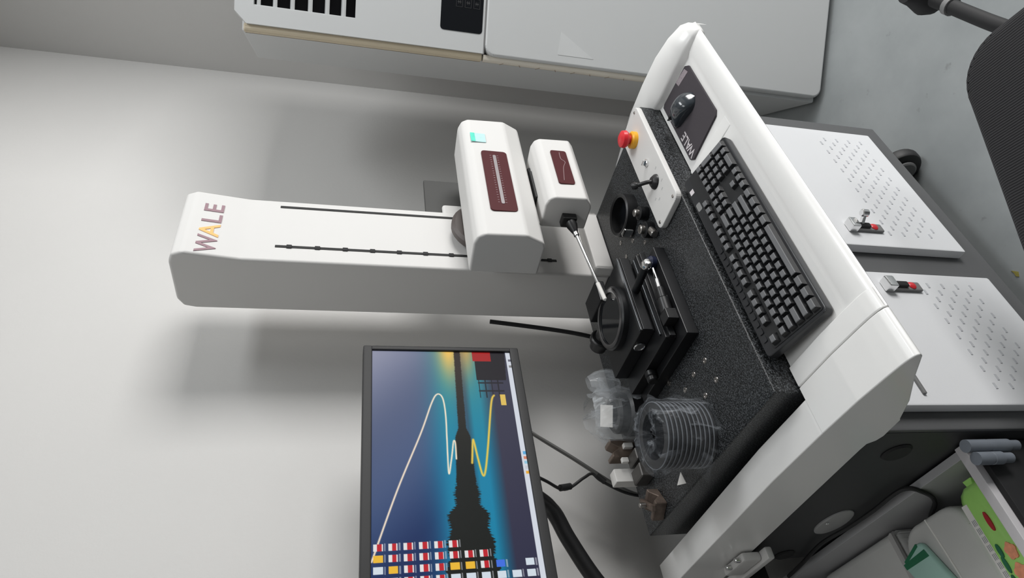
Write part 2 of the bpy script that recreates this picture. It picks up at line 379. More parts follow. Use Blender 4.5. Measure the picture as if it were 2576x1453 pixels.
# ------------------------------------------------------------------ granite table
GX0, GX1, GY0, GY1, G = .500, 1.300, .750, 1.302, .85
gr = thing('granite_table', 'thick black speckled granite table carrying the measuring column', 'table', (.9, 1.02, .69))
part('slab', bm_box(GX0, GX1, GY0, GY1, .691, G, .004, 2), m_granite, gr)
ins_me = mesh_from(turned((0, 0, 0), [(0, .0004), (.0026, .0004), (.003, .0012), (.0056, .0012), (.006, 0)], (0, 0, 1), 14), 'threaded_insert', m_steel)
for x, y in ((1.118, 1.021), (1.071, .969), (1.067, 1.018), (1.021, .972), (.663, .934), (.608, .923), (.658, .979), (.707, 1.026), (1.125, .923), (1.171, .972), (.610, .875), (.66, .885), (1.02, .925), (1.17, 1.02)):
    inst('threaded_insert', ins_me, gr, (x, y, G))

# ------------------------------------------------------------------ column
K0, K1, KF, KB = 1.097, 1.305, 1.12, 1.292
co = thing('measuring_column', 'tall white instrument column with two dark guide slots and maker lettering at its head', 'instrument', (1.2, 1.2, G))
prof = [(KF, G), (KF, 1.735), (KF - .014, 1.852), (KF - .004, 1.876), (KF + .02, 1.884), (KB - .03, 1.884), (KB - .006, 1.872), (KB, 1.845), (KB, G)]
part('housing', bm_prism(prof, 0, K0, K1, .007, 4), m_white, co)
part('foot_plate', bm_prism(rrect(K0 - .002, K1 + .002, 1.088, KF + .003, .006, 3), 2, G, G + .05, .006, 2), m_white, co)
for x, nm in ((1.144, 'slot'), (1.281, 'slot')):
    s_ = part('guide_slot', bm_box(x - .004, x + .004, KF - .0012, KF + .002, .985, 1.665, .001), m_slot, co)
    if x < 1.2:
        for k in range(11): part('slot_clip', bm_box(x - .0052, x + .0052, KF - .003, KF, 1.634 - .063 * k - .006, 1.634 - .063 * k + .006, .001), m_blackm, s_)
def on_head(x, z, d=.0015): # point on the slightly overhanging head panel
    return (x, KF - .014 * (z - 1.735) / .117 - d, z)
tilt = (0, -.014, .117)
zc = 1.806
for ch, x, mt in (('W', 1.132, m_purple), ('A', 1.176, m_logor), ('L', 1.214, m_purple), ('E', 1.250, m_purple)):
    part('lettering', text_bm(ch, .060, .0006, frame4(on_head(x, zc, .0008), (1, 0, 0), tilt) @ Matrix.Diagonal((.86 if ch == 'W' else 1.0, 1, 1, 1))), mt, co)
# carriage behind the upper sensing unit
part('carriage', bm_box(1.118, 1.30, 1.056, KF - .0035, 1.10, 1.20, .004), m_blackm, co)
part('carriage_dial', turned((1.215, 1.075, 1.175), [(0, 0), (.072, 0), (.080, .006), (.080, .020), (.074, .028), (0, .028)], (0, 1, 0), 32), M('dark_brown_dial', (.085, .07, .065), .5), co)
part('mount_plate', bm_box(1.336, 1.476, 1.155, 1.168, 1.19, 1.305, .003), M('mount_plate_grey', (.05, .05, .048), .6), co)
part('mount_bracket', bm_box(1.300, 1.36, 1.140, 1.1555, 1.205, 1.262, .008, 3), m_white, co)

# ------------------------------------------------------------------ upper sensing unit
S0, S1 = 1.034, 1.474
up = thing('traverse_unit', 'long white sensing unit with a wide maroon scale window on the column', 'instrument', (1.25, 1.0, 1.07))
pf = [(1.062, 1.232), (.972, 1.236), (.952, 1.229), (.943, 1.214), (.940, 1.120), (.960, 1.077), (.975, 1.071), (1.062, 1.069)]
part('housing', bm_prism(pf, 0, S0, S1, .006, 3), m_white, up)
pl = part('scale_plate', bm_prism(rrect(1.112, 1.335, 1.130, 1.194, .009), 1, .9385, .9415), m_maroon, up, 'maroon scale plate')
part('scale_slot', bm_prism(rrect(1.135, 1.318, 1.1585, 1.1665, .0035), 1, .9375, .9386), M('slot_grey', (.30, .27, .28), .35, metal=.6), pl, 'grey slot')
tk = [bm_box(1.140 + .0088 * i - .0006, 1.140 + .0088 * i + .0006, .9380, .9386, z, z + .004) for i in range(21) for z in (1.1525, 1.170)]
part('scale_marks', join(*tk), M('tick_print', (.36, .25, .26), .6), pl)
st = part('sticker', bm_box(1.372, 1.408, .9400, .9412, 1.176, 1.214), m_palet, up, 'pale square sticker with a green edge')
part('sticker_band', bm_box(1.372, 1.408, .9393, .9400, 1.203, 1.214), m_teal, st)
# ------------------------------------------------------------------ lower sensing unit with stylus
T0, T1 = 1.130, 1.360
lo = thing('stylus_unit', 'small white sensing unit with a maroon plate and a long steel stylus', 'instrument', (1.24, .95, .95))
pf = [(.996, 1.062), (.930, 1.066), (.912, 1.060), (.9045, 1.048), (.902, .972), (.918, .957), (.93, .953), (.996, .951)]
part('housing', bm_prism(pf, 0, T0, T1, .005, 3), m_white, lo)
p2 = part('scale_plate', bm_prism(rrect(1.180, 1.308, .990, 1.030, .006), 1, .9005, .9035), m_maroon, lo, 'maroon plate')
part('plate_line', bm_tube([(1.19, .9000, 1.016), (1.24, .9000, 1.008), (1.262, .9000, 1.000), (1.275, .9000, 1.0085), (1.30, .9000, 1.008)], .0007, 6), M('tick_print', (.36, .25, .26), .6), p2)
part('hanger', join(bm_box(1.20, 1.30, .962, .996, 1.060, 1.0690, .002), cyl((1.312, .980, 1.058), .014, .011, 18, .002)), m_black, lo)
part('end_socket', bm_box(1.112, T0 + .001, .948, .978, .985, 1.020, .003), m_black, lo)
part('stylus_holder', turned((1.114, .963, .998), [(0, 0), (.013, 0), (.013, .010), (.007, .030), (0, .030)], (-.95, .16, -.22), 18), m_black, lo)
sty = part('stylus', bm_tube([(1.088, .967, .992), (.95, .990, .961), (.905, .998, .951)], .0035, 10, False), m_chrome, lo, 'slim bright steel stylus')
part('stylus_collar', turned((1.088, .967, .992), [(0, -.004), (.0065, -.004), (.0065, .012), (0, .012)], (-.95, .16, -.22), 14), m_chrome, sty)
part('stylus_tip', turned((.905, .998, .951), [(0, -.045), (.0048, -.045), (.0048, -.002), (.001, .002), (0, .002)], (-.95, .16, -.22), 10), m_paper, sty)
part('rear_knob', join(turned((1.355, .972, .985), [(0, 0), (.018, 0), (.018, .012), (.012, .022), (0, .022)], (1, .1, -.25), 20), bm_tube([(1.365, .978, .98), (1.385, .99, .962), (1.372, 1.0, .945)], .004, 8)), m_black, lo)

# ------------------------------------------------------------------ control panel on the granite
cp = thing('control_panel', 'white control panel with a red stop button and a black joystick on the granite', 'control panel', (1.13, .795, G))
cpp = part('plate', bm_prism([(x, y) for x, y in rrect(.966, 1.296, .745, .842, .016)], 2, G, G + .014, .003, 2), m_white, cp)
es = part('stop_collar', turned((1.228, .797, G + .014), [(0, 0), (.020, 0), (.020, .010), (.016, .013), (0, .013)], (0, 0, 1), 28), m_orange, cp, 'orange collar')
part('stop_button', turned((1.228, .797, G + .027), [(0, 0), (.010, 0), (.010, .006), (.018, .008), (.0205, .013), (.019, .021), (.012, .025), (0, .026)], (0, 0, 1), 28), m_red, es, 'red mushroom stop button')
ks = part('key_switch', turned((1.132, .790, G + .014), [(0, 0), (.0085, 0), (.0085, .004), (.007, .0055), (0, .0055)], (0, 0, 1), 20), m_chrome, cp)
part('switch_rocker', bm_box(1.1305, 1.1335, .783, .797, G + .019, G + .026, .001), m_chrome, ks)
js = part('joystick_boot', turned((1.066, .790, G + .014), [(0, 0), (.017, 0), (.016, .004), (.010, .010), (0, .011)], (0, 0, 1), 24), m_black, cp)
part('joystick_lever', join(bm_tube([(1.066, .790, G + .022), (1.068, .796, G + .034), (1.074, .812, G + .052)], .0045, 10), turned((1.073, .809, G + .048), [(0, -.004), (.006, -.003), (.0085, .004), (.007, .011), (0, .013)], (.35, .55, .6), 16)), m_black, js)
scr_me = mesh_from(turned((0, 0, 0), [(0, .0018), (.003, .0016), (.0042, 0)], (0, 0, 1), 14), 'screw', m_steel)
for x, y in ((.980, .758), (.980, .829), (1.282, .758), (1.282, .829)): inst('screw', scr_me, cpp, (x, y, G + .014))
mk = [bm_box(x - .0015, x + .0015, y - .004, y + .004, G + .014, G + .0143) for x, y in ((1.035, .812), (1.022, .800), (1.046, .768), (1.090, .770), (1.030, .778), (1.095, .815))]
part('panel_marks', join(*mk), M('faint_print', (.55, .55, .55), .6), cpp)

# ------------------------------------------------------------------ keyboard
kb = thing('keyboard', 'black full-size keyboard with grey keycaps in the white tray', 'keyboard', (.7790, .623, .7895))
kb.rotation_euler = (math.radians(15.5), 0, 0)
KW, KD = .4430, .127
def kpart(name, bm, mat, parent=None, label=None): # local to the keyboard
    return part(name, bm, mat, parent or kb, label, local=True)
kbody = kpart('case', bm_prism([(x, y) for x, y in rrect(-KW / 2, KW / 2, 0, KD, .008)], 2, .001, .019, .003, 2), m_kbdk)
BASE[kb.name] = Vector((0, 0, 0)); BASE[kbody.name] = Vector((0, 0, 0))
kpart('key_bed', bm_prism(rrect(-KW / 2 + .006, KW / 2 - .006, .004, .109, .004), 2, .0188, .0200), m_kbd, kbody)
U = .01900; V = .0158
key_cache = {}
def key(x, y, wU=1, hU=1):
    k = (wU, hU)
    if k not in key_cache:
        a = wU * U / 2 - .0010; b = hU * V / 2 - .0008; t = .0027; h = .0080
        bm = bmesh.new()
        lo_ = [bm.verts.new((sx * a, sy * b, 0)) for sx, sy in ((-1, -1), (1, -1), (1, 1), (-1, 1))]
        hi_ = [bm.verts.new((sx * (a - t), sy * (b - t) + .0010, h)) for sx, sy in ((-1, -1), (1, -1), (1, 1), (-1, 1))]
        bm.faces.new(hi_)
        for i in range(4): bm.faces.new((lo_[i], lo_[(i + 1) % 4], hi_[(i + 1) % 4], hi_[i]))
        bmesh.ops.bevel(bm, geom=[e for e in bm.edges if all(v in hi_ for v in e.verts)], offset=.0008, segments=1, affect='EDGES')
        me = mesh_from(bm, 'key', m_key, None, 20); me.materials.append(m_kbd)
        for p_ in me.polygons: p_.material_index = 0 if p_.normal.z > .6 else 1
        key_cache[k] = me
    o = bpy.data.objects.new('key', key_cache[k]); COL.objects.link(o); o.parent = kb; o.location = (x, y, .0199)
X0 = -KW / 2 + .0085
def row(y, widths, x0=0, hU=1):
    x = x0
    for q in widths:
        if q < 0: x += -q; continue
        key(X0 + (x + q / 2) * U, y, q, hU); x += q
Y0 = .013
row(Y0, [1.25, 1.25, 1.25, 6.25, 1.25, 1.25, 1.25, 1.25]); row(Y0, [1, 1, 1], 15.2); row(Y0, [2, 1], 18.4)
row(Y0 + V, [2.25] + [1] * 10 + [2.75]); row(Y0 + V, [1], 16.2); row(Y0 + V, [1, 1, 1], 18.4)
row(Y0 + 2 * V, [1.75] + [1] * 11 + [2.25]); row(Y0 + 2 * V, [1, 1, 1], 18.4)
row(Y0 + 3 * V, [1.5] + [1] * 12 + [1.5]); row(Y0 + 3 * V, [1, 1, 1], 15.2); row(Y0 + 3 * V, [1, 1, 1], 18.4)
row(Y0 + 4 * V, [1] * 13 + [2]); row(Y0 + 4 * V, [1, 1, 1], 15.2); row(Y0 + 4 * V, [1, 1, 1, 1], 18.4)
key(X0 + (18.4 + 3.5) * U, Y0 + .5 * V, 1, 2); key(X0 + (18.4 + 3.5) * U, Y0 + 2.5 * V, 1, 2)
row(Y0 + 5.35 * V, [1, -1, 1, 1, 1, 1, -.5, 1, 1, 1, 1, -.5, 1, 1, 1, 1]); row(Y0 + 5.35 * V, [1, 1, 1], 15.2)
mk_me = mesh_from(bm_prism(rrect(-.006, .006, -.0045, .0045, .002, 3), 2, 0, .0022), 'media_key', m_kbdk)
for i in range(14):
    o = bpy.data.objects.new('media_key', mk_me); COL.objects.link(o); o.parent = kb; o.location = (-.190 + .0158 * i, .1165, .0186)
kpart('badge', bm_box(.176, .188, .112, .122, .0188, .0194), m_printw, kbody)
kpart('indicator_window', bm_prism(rrect(.128, .148, .1115, .1225, .003, 3), 2, .0188, .0194), m_greyplug, kbody)

for sx in (-.17, .17): kpart('foot', bm_box(sx - .012, sx + .012, .108, .120, -.021, .002, .001), m_kbd, kbody)
# ------------------------------------------------------------------ mouse pad and mouse
tm = Matrix.Translation((0, .61, .7890)) @ Matrix.Rotation(math.atan2(.010, .125), 4, 'X')     # frame of the sloping tray
pad = thing('mouse_pad', 'dark purple-brown mouse pad with pale lettering in the white tray', 'mouse pad', (1.17, .67, .792))
part('sheet', moved(bm_prism([(1.088, .006), (1.262, .006), (1.276, .016), (1.279, .116), (1.274, .124), (1.078, .124), (1.066, .114), (1.078, .014)], 2, 0, .004, .0008, 1), tm), m_pad, pad)
for ch, x in (('W', 1.088), ('A', 1.108), ('L', 1.125), ('E', 1.140)):
    part('lettering', moved(text_bm(ch, .028, .0003, frame4((x, .108, .0043), (1, .0, 0), (0, 1, 0))), tm), m_printw, pad)
part('printed_badge', moved(bm_prism([(1.252, .016), (1.271, .020), (1.277, .058), (1.258, .056)], 2, .004, .0044), tm), M('badge_print', (.30, .26, .28), .6, var=.5, scale=300), pad)

mo = thing('mouse', 'glossy dark grey computer mouse on the mouse pad', 'mouse', (1.190, .684, .7985))
mo.rotation_euler = (math.atan2(.010, .125), 0, math.radians(-14)); mo.scale = (.82, .82, .82)
def mouse_body():
    bm = bmesh.new(); nx, ny = 17, 25; g = {}
    for j in range(ny):
        v = j / (ny - 1) * 2 - 1
        wd = .0305 * math.sqrt(max(0, 1 - abs(v) ** 3.2)) * (1 - .06 * math.cos(v * 3.14)) + .0005
        ht = .036 * (1 - abs((v + .22) / 1.22 if v > -.22 else (v + .22) / .78) ** 2.3) + .0015
        for i in range(nx):
            u = i / (nx - 1) * 2 - 1
            g[i, j] = bm.verts.new((wd * math.sin(u * math.pi / 2), v * .054, max(.0005, ht * math.cos(u * math.pi / 2) ** .55)))
    for j in range(ny - 1):
        for i in range(nx - 1): bm.faces.new((g[i, j], g[i + 1, j], g[i + 1, j + 1], g[i, j + 1]))
    for i in range(nx - 1): pass
    bmesh.ops.remove_doubles(bm, verts=bm.verts[:], dist=.00005); bmesh.ops.recalc_face_normals(bm, faces=bm.faces[:])
    return bm
BASE[mo.name] = Vector((0, 0, 0))
part('shell', mouse_body(), m_mouse, mo, local=True, ang=60)
part('wheel', turned((-.004, .030, .0205), [(0, 0), (.009, 0), (.010, .002), (.010, .006), (.009, .008), (0, .008)], (1, 0, 0), 20), m_blackm, mo, local=True)
part('button_line', bm_box(-.0006, .0006, .012, .046, .0145, .027), m_chrome, mo, local=True)

# ------------------------------------------------------------------ positioning stage
sg = thing('positioning_stage', 'black two-axis positioning stage with a round glass-topped table on the granite', 'stage', (.85, 1.0, G))
part('base_plate', bm_box(.712, .945, .868, 1.105, G, .876, .002), m_anod, sg)
part('worn_patch', bm_prism([(.755, .886), (.772, .882), (.80, .886), (.822, .884), (.826, .894), (.80, .900), (.768, .899)], 2, .876, .8763), M('scuffed_metal', (.20, .20, .195), .5, var=.3, scale=90), sg)
part('lower_slide', join(bm_box(.730, .956, .905, 1.105, .876, .899, .002), bm_box(.730, .956, .898, .905, .880, .893, .001)), m_anod, sg)
part('groove_rail', bm_box(.745, .95, .915, .921, .899, .903, .001), M('dark_steel', (.06, .065, .07), .3, metal=.7), sg)
tp = part('upper_slide', join(bm_box(.768, .968, .932, 1.100, .899, .929, .002), bm_box(.768, .968, .928, .934, .905, .926, .001)), m_anod, sg)
part('edge_rail', bm_box(.768, .968, .930, .938, .929, .9315, .0008), M('dark_steel', (.06, .065, .07), .3, metal=.7), tp)
rt = part('round_table', turned((.868, 1.016, .929), [(0, 0), (.070, 0), (.070, .012), (.067, .016), (.058, .016), (.056, .012), (0, .012)], (0, 0, 1), 48), m_anod, sg)
part('chrome_ring', turned((.868, 1.016, .944), [(.057, 0), (.0665, 0), (.0665, .0018), (.063, .0030), (.057, .0018)], (0, 0, 1), 48, True), M('polished_dark_ring', (.22, .22, .23), .18, metal=1), rt)
part('glass_disc', turned((.868, 1.016, .9412), [(0, .001), (.056, .001), (.056, 0)], (0, 0, 1), 40), m_glassblk, rt)
part('side_block', bm_box(.925, .985, 1.02, 1.10, .9285, .950, .003), m_anod, sg)
h = part('handle', cyl((.871, .934, .914), .0085, .075, 18, .001, (.03, -1, .05)), m_anod, sg)
part('handle_tip', turned((.8733, .860, .9177), [(0, 0), (.0092, 0), (.0105, .004), (.0105, .012), (.007, .017), (0, .018)], (.03, -1, .05), 18), m_chrome, h, 'bright chrome handle end')
mc = part('micrometer', join(bm_box(.752, .778, .872, .900, .876, .900, .002), cyl((.776, .886, .889), .0115, .034, 20, .002, (1, -.16, .05)), cyl((.809, .881, .8905), .0085, .026, 20, .002, (1, -.16, .05))), m_black, sg)
part('micrometer_pin', join(cyl((.834, .877, .892), .0048, .022, 14, .001, (1, -.16, .05)), turned((.856, .8735, .893), [(0, 0), (.0036, 0), (.0022, .026), (0, .027)], (1, -.16, .05), 12)), m_chrome, mc, 'bright steel pin')
part('lock_knob', turned((.912, .884, .8755), [(0, 0), (.013, 0), (.014, .004), (.014, .012), (.010, .017), (0, .017)], (0, -.1, 1), 20), M('dark_blue_knob', (.012, .016, .04), .3), sg)
part('rear_knob', join(cyl((.905, 1.100, .915), .018, .030, 24, .003, (0, 1, 0)), cyl((.905, 1.130, .915), .027, .016, 28, .003, (0, 1, 0)), cyl((.905, 1.146, .915), .020, .024, 24, .004, (0, 1, 0))), m_black, sg)
part('side_knob', join(cyl((.7302, 1.02, .888), .012, .014, 20, .002, (-1, 0, 0)), cyl((.717, 1.02, .888), .011, .012, 24, .002, (-1, 0, 0))), m_anod, sg)
part('side_dial', turned((.7675, .985, .914), [(0, 0), (.0125, 0), (.0125, .0012), (.0105, .0022), (.0105, .0008), (0, .0008)], (-1, 0, 0), 28), m_chrome, sg)

# ------------------------------------------------------------------ small gauges on the granite
rg = thing('standard_ring', 'shallow black dish with a glass floor lying beside the control panel', 'ring', (1.135, .948, G))
ax = Vector((0, 0, 1))
part('rim', turned((1.135, .948, G), [(.043, 0), (.052, 0), (.052, .026), (.049, .029), (.043, .027)], ax, 44, True), m_black, rg)
part('glass', turned((1.135, .948, G), [(0, .006), (.043, .006), (.043, .002)], ax, 36), m_glassblk, rg)
part('glint_clip', bm_box(1.076, 1.090, .942, .966, G + .004, G + .028, .004), m_chrome, rg)
def weight(x, y, r, hgt, label):
    t = thing('gauge_weight', label, 'gauge', (x, y, G), 'knurled gauge cylinders beside the control panel')
    part('barrel', turned((x, y, G), [(0, 0), (r, 0), (r, hgt * .45), (r * .92, hgt * .47), (r * .92, hgt * .53), (r, hgt * .55), (r, hgt), (r * .8, hgt + .002), (0, hgt + .002)], (0, 0, 1), 28), m_steel if r < .015 else m_anod, t)
    part('cap', turned((x, y, G + hgt + .002), [(0, 0), (r * .55, 0), (r * .55, .008), (r * .4, .010), (0, .010)], (0, 0, 1), 20), m_steel, t)
weight(1.066, .880, .016, .020, 'black gauge cylinder with a steel cap touching the white control panel')
weight(1.018, .886, .0185, .018, 'wider black gauge cylinder next to the positioning stage handle')
solo('gauge_pin', cyl((0.985, .868, G + .009), .009, .040, 18, .002, (.25, .1, 0)), m_steel, 'short steel gauge pin lying in front of the gauge cylinders', 'gauge', (.985, .868, G))

# ------------------------------------------------------------------ bagged ring stack
def crumpled(cx, cy, z0, z1, prof, seg=40, amp=.006, seed=3, top=True, sq=1.0):
    r_ = random.Random(seed); bm = bmesh.new(); rings = []
    ph = [(r_.uniform(0, 6.28), r_.randint(2, 9), r_.uniform(-9, 9)) for _ in range(9)]
    n = len(prof)
    for j, (rr, t) in enumerate(prof):
        z = z0 + (z1 - z0) * t; ring = []
        for i in range(seg):
            a = 2 * math.pi * i / seg
            d = sum(math.sin(k * a + p + q * t * 3) / (1 + .25 * k) for p, k, q in ph) * amp * .55 + r_.uniform(-1, 1) * amp * .28
            R = max(.004, rr + max(d, -.002))
            ring.append(bm.verts.new((cx + R * math.cos(a), cy + sq * R * math.sin(a), z + (r_.uniform(-1, 1) * amp * .5 if 0 < j < n - 1 else 0))))
        rings.append(ring)
    for A, B in zip(rings, rings[1:]):
        for i in range(seg): bm.faces.new((A[i], A[(i + 1) % seg], B[(i + 1) % seg], B[i]))
    bmesh.ops.recalc_face_normals(bm, faces=bm.faces[:])
    return bm
bx, by = .560, .980
rs = thing('ring_stack', 'tall stack of black rings sealed in a clear plastic bag on the granite', 'ring stack', (bx, by, G))
ring_me = mesh_from(turned((0, 0, 0), [(.044, 0), (.0585, 0), (.0605, .002), (.0605, .0062), (.0585, .0082), (.044, .0082)], (0, 0, 1), 44, True), 'ring', m_black)
edge_me = mesh_from(turned((0, 0, 0), [(.0595, -.0006), (.0612, -.0002), (.0612, .0012), (.0595, .0016)], (0, 0, 1), 44, True), 'ring_edge', M('ring_edge_grey', (.15, .16, .175), .3))
for k in range(11):
    r_ = inst('ring', ring_me, rs, (bx, by, G + .002 + .0088 * k)); inst('ring_edge', edge_me, r_, (bx, by, G + .002 + .0088 * k + .0070))
part('plastic_bag', crumpled(bx, by, G + .001, G + .120, [(.066, 0), (.0665, .2), (.066, .4), (.0665, .6), (.067, .78), (.062, .88), (.048, .95), (.030, .93), (.018, .84), (.008, .80)], 64, .0085, 5), m_bag, rs, 'crumpled clear bag', ang=180)
part('bag_tail', moved(crumpled(0, 0, 0, .06, [(.030, 0), (.034, .3), (.040, .6), (.046, 1)], 30, .006, 8, sq=.25), Matrix.Translation((bx - .055, by + .030, G + .006)) @ Matrix.Rotation(1.3, 4, 'X') @ Matrix.Rotation(.4, 4, 'Y')), m_bag, rs, ang=180)

bx2, by2 = .735, 1.185
rb = thing('bagged_adapter', 'black adapter ring with a white label in a cloudy plastic bag behind the ring stack', 'adapter', (bx2, by2, G))
part('adapter', turned((bx2, by2, G + .003), [(.026, 0), (.050, 0), (.052, .004), (.052, .030), (.046, .036), (.046, .055), (.040, .060), (.026, .060)], (0, 0, 1), 36, True), m_black, rb)
part('paper_label', moved(bm_box(-.024, .024, -.001, .001, -.014, .014), Matrix.Translation((bx2 - .010, by2 - .004, G + .082)) @ Matrix.Rotation(math.radians(-38), 4, 'Z') @ Matrix.Rotation(math.radians(-35), 4, 'X')), m_paper, rb, 'white paper label')
part('plastic_bag', crumpled(bx2, by2 + .005, G + .001, G + .118, [(.060, 0), (.062, .2), (.061, .4), (.058, .58), (.060, .75), (.050, .88), (.040, 1)], 44, .008, 17, sq=.9), m_bag2, rb, 'cloudy plastic bag', ang=180)
part('bag_flap', crumpled(bx2 + .055, by2 - .035, G + .05, G + .12, [(.030, 0), (.034, .35), (.030, .7), (.018, 1)], 30, .007, 23, sq=.5), m_bag2, rb, ang=180)

# ------------------------------------------------------------------ blocks at the back left of the granite
solo('white_box', bm_box(.608, .640, 1.262, 1.292, G, G + .060, .003), m_paper, 'small white upright box at the back edge of the granite', 'box', (.624, 1.277, G))
vb = thing('angle_block', 'rust-brown notched steel block standing behind the bagged ring stack', 'steel block', (.682, 1.262, G))
part('block', bm_prism([(.660, G), (.704, G), (.704, G + .060), (.694, G + .060), (.682, G + .040), (.670, G + .060), (.660, G + .060)], 1, 1.245, 1.280, .0015, 1), M('brown_steel', (.20, .155, .125), .45, metal=.5, var=.4, scale=50), vb)
part('bright_clip', bm_box(.676, .688, 1.232, 1.245, G + .012, G + .034, .002), m_paper, vb)
db = thing('clamp_block', 'dark grey slotted clamp block beside the small white box', 'clamp', (.615, 1.225, G))
part('block', bm_prism([(.588, G), (.655, G), (.655, G + .030), (.628, G + .030), (.628, G + .018), (.620, G + .018), (.620, G + .030), (.588, G + .030)], 1, 1.195, 1.245, .002, 1), M('dark_tool_steel', (.10, .095, .09), .45, metal=.6, var=.3, scale=60), db)
part('clip', bm_box(.642, .654, 1.236, 1.2465, G + .030, G + .046, .002), m_paper, db)
vr = thing('vee_block', 'small rusty vee block in the back left corner of the granite', 'vee block', (.528, 1.215, G))
part('block', moved(join(bm_prism([(-.024, 0), (.024, 0), (.024, .026), (.014, .026), (0, .010), (-.014, .026), (-.024, .026)], 1, -.022, .022, .0015, 1)), Matrix.Translation((.530, 1.210, G)) @ Matrix.Rotation(.5, 4, 'Z')), m_rust, vr)
part('clamp_bar', moved(bm_box(-.030, .030, -.006, .006, .026, .034, .0015), Matrix.Translation((.530, 1.210, G)) @ Matrix.Rotation(.9, 4, 'Z')), m_rust, vr)
part('clamp_screw', cyl((.530, 1.210, G + .034), .005, .014, 14, .001), m_steel, vr)
solo('paper_scrap', bm_prism([(.515, 1.085), (.542, 1.092), (.528, 1.120)], 2, G, G + .0012), m_paper, 'small triangular scrap of white paper on the granite', 'paper', (.528, 1.099, G))

# ------------------------------------------------------------------ monitor
MX0, MX1, MY, MZ0, MZ1 = .330, .879, 1.14, 1.122, 1.462
mn = thing('monitor', 'wide black monitor showing a sunset lake wallpaper with desktop icons', 'monitor', (.604, 1.16, MZ0))
def bezel():
    return join(bm_box(MX0, MX1, MY, MY + .035, MZ1 - .019, MZ1, .003), bm_box(MX0, MX1, MY, MY + .035, MZ0, MZ0 + .020, .003),
                bm_box(MX0, MX0 + .012, MY, MY + .035, MZ0 + .018, MZ1 - .017, .003), bm_box(MX1 - .011, MX1, MY, MY + .035, MZ0 + .018, MZ1 - .017, .003))
part('bezel', bezel(), M('monitor_bezel', (.022, .022, .023), .5, spec=.3), mn)
part('back_shell', join(bm_box(MX0 + .01, MX1 - .01, MY + .012, MY + .040, MZ0 + .01, MZ1 - .01, .006), bm_box(.46, .75, MY + .039, MY + .055, 1.19, 1.40, .008)), m_black, mn)
SX0, SX1, SZ0, SZ1 = .342, .868, 1.142, 1.443
def screen():
    nx, nz = 520, 300
    s = np.linspace(0, 1, nx)[None, :].repeat(nz, 0); t = np.linspace(0, 1, nz)[:, None].repeat(nx, 1)
    def mixc(a, b, k): k = np.clip(k, 0, 1)[..., None]; return np.array(a) * (1 - k) + np.array(b) * k
    rs_ = np.random.RandomState(3)
    # sRGB picture
    sky = mixc((.10, .19, .36), (.56, .56, .63), (s - .25) * 1.0 + (t - .7) * .5)
    sky = sky + .03 * np.sin(s * 9 + t * 5)[..., None]
    teal = mixc((.0, .48, .62), (.36, .54, .53), (s - .5) * 1.6)
    img = sky * 1
    k = np.exp(-((t - .50) / .12) ** 2); img = img * (1 - k[..., None]) + teal * k[..., None]
    low = mixc((.17, .17, .26), (.24, .24, .30), s)
    k = np.clip((.40 - t) / .06, 0, 1) * (1 - np.clip((.28 - t) / .10, 0, 1)); kl = np.clip((.40 - t) / .02, 0, 1)
    img = np.where(kl[..., None] > 0, low * kl[..., None] + img * (1 - kl[..., None]), img)
    img = img * (1 - k[..., None]) + teal * k[..., None]
    g = np.exp(-((s - 1.05) / .17) ** 2) * np.exp(-((t - .47) / .075) ** 2); img = img * (1 - g[..., None]) + np.array((.98, .76, .34)) * g[..., None]
    g = np.exp(-((s - 1.05) / .15) ** 2) * np.exp(-((t - .34) / .05) ** 2) * .8; img = img * (1 - g[..., None]) + np.array((.85, .62, .30)) * g[..., None]
    # treeline and its reflection
    prof = np.interp(s[0], [0, .12, .20, .30, .33, .36, .45, .60, .62, .64, 1], [.155, .145, .130, .115, .085, .075, .058, .050, .038, .026, .022])
    prof = prof + rs_.uniform(-.010, .010, nx) * (s[0] < .42) + .008 * np.sin(s[0] * 70) * (s[0] < .40) + rs_.uniform(-.002, .002, nx)
    cen = np.interp(s[0], [0, .3, 1], [.435, .432, .408])
    d = np.abs(t - cen[None, :]) - prof[None, :]
    k = np.clip(.5 - d / .006, 0, 1); tree = mixc((.06, .08, .06), (.20, .17, .15), (s - .45) * 2.2); img = img * (1 - k[..., None]) + tree * k[..., None]
    # bandstand on the right, with its red board
    k = ((s > .86) & (t < .285) & (t > .06 + .12 * (.98 - s))) * 1.0; img = img * (1 - k[..., None]) + np.array((.13, .12, .14)) * k[..., None]
    k = ((s > .775) & (s < .87) & (t > .10) & (t < .28)) * 1.0
    lat = ((np.abs(((s * 26) % 1) - .5) > .40) | (np.abs(((t * 22) % 1) - .5) > .40)) * .8 * k; img = img * (1 - lat[..., None]) + np.array((.12, .11, .13)) * lat[..., None]
    k = ((s > .955) & (t > .165) & (t < .30)) * 1.0; img = img * (1 - k[..., None]) + np.array((.62, .13, .13)) * k[..., None]
    def line(pts, wd, col, a=1.0):
        nonlocal img
        P = smooth_path([(p[0] * 1.75, p[1], 0) for p in pts], 8); dm = np.full(s.shape, 9.)
        for A, B in zip(P, P[1:]):
            ax_, az_ = A.x, A.y; ex, ez = B.x - ax_, B.y - az_; L = ex * ex + ez * ez + 1e-9
            q = np.clip(((s * 1.75 - ax_) * ex + (t - az_) * ez) / L, 0, 1)
            dm = np.minimum(dm, np.hypot(s * 1.75 - ax_ - q * ex, t - az_ - q * ez))
        k = np.clip(1.3 - dm / wd, 0, 1) * a; img = img * (1 - k[..., None]) + np.array(col) * k[..., None]
    line([(.155, .997), (.395, .85), (.62, .692), (.75, .612), (.792, .570), (.775, .535), (.70, .523), (.593, .527), (.456, .532), (.50, .512), (.543, .498), (.584, .485), (.575, .475), (.511, .477)], .006, (.96, .88, .78))
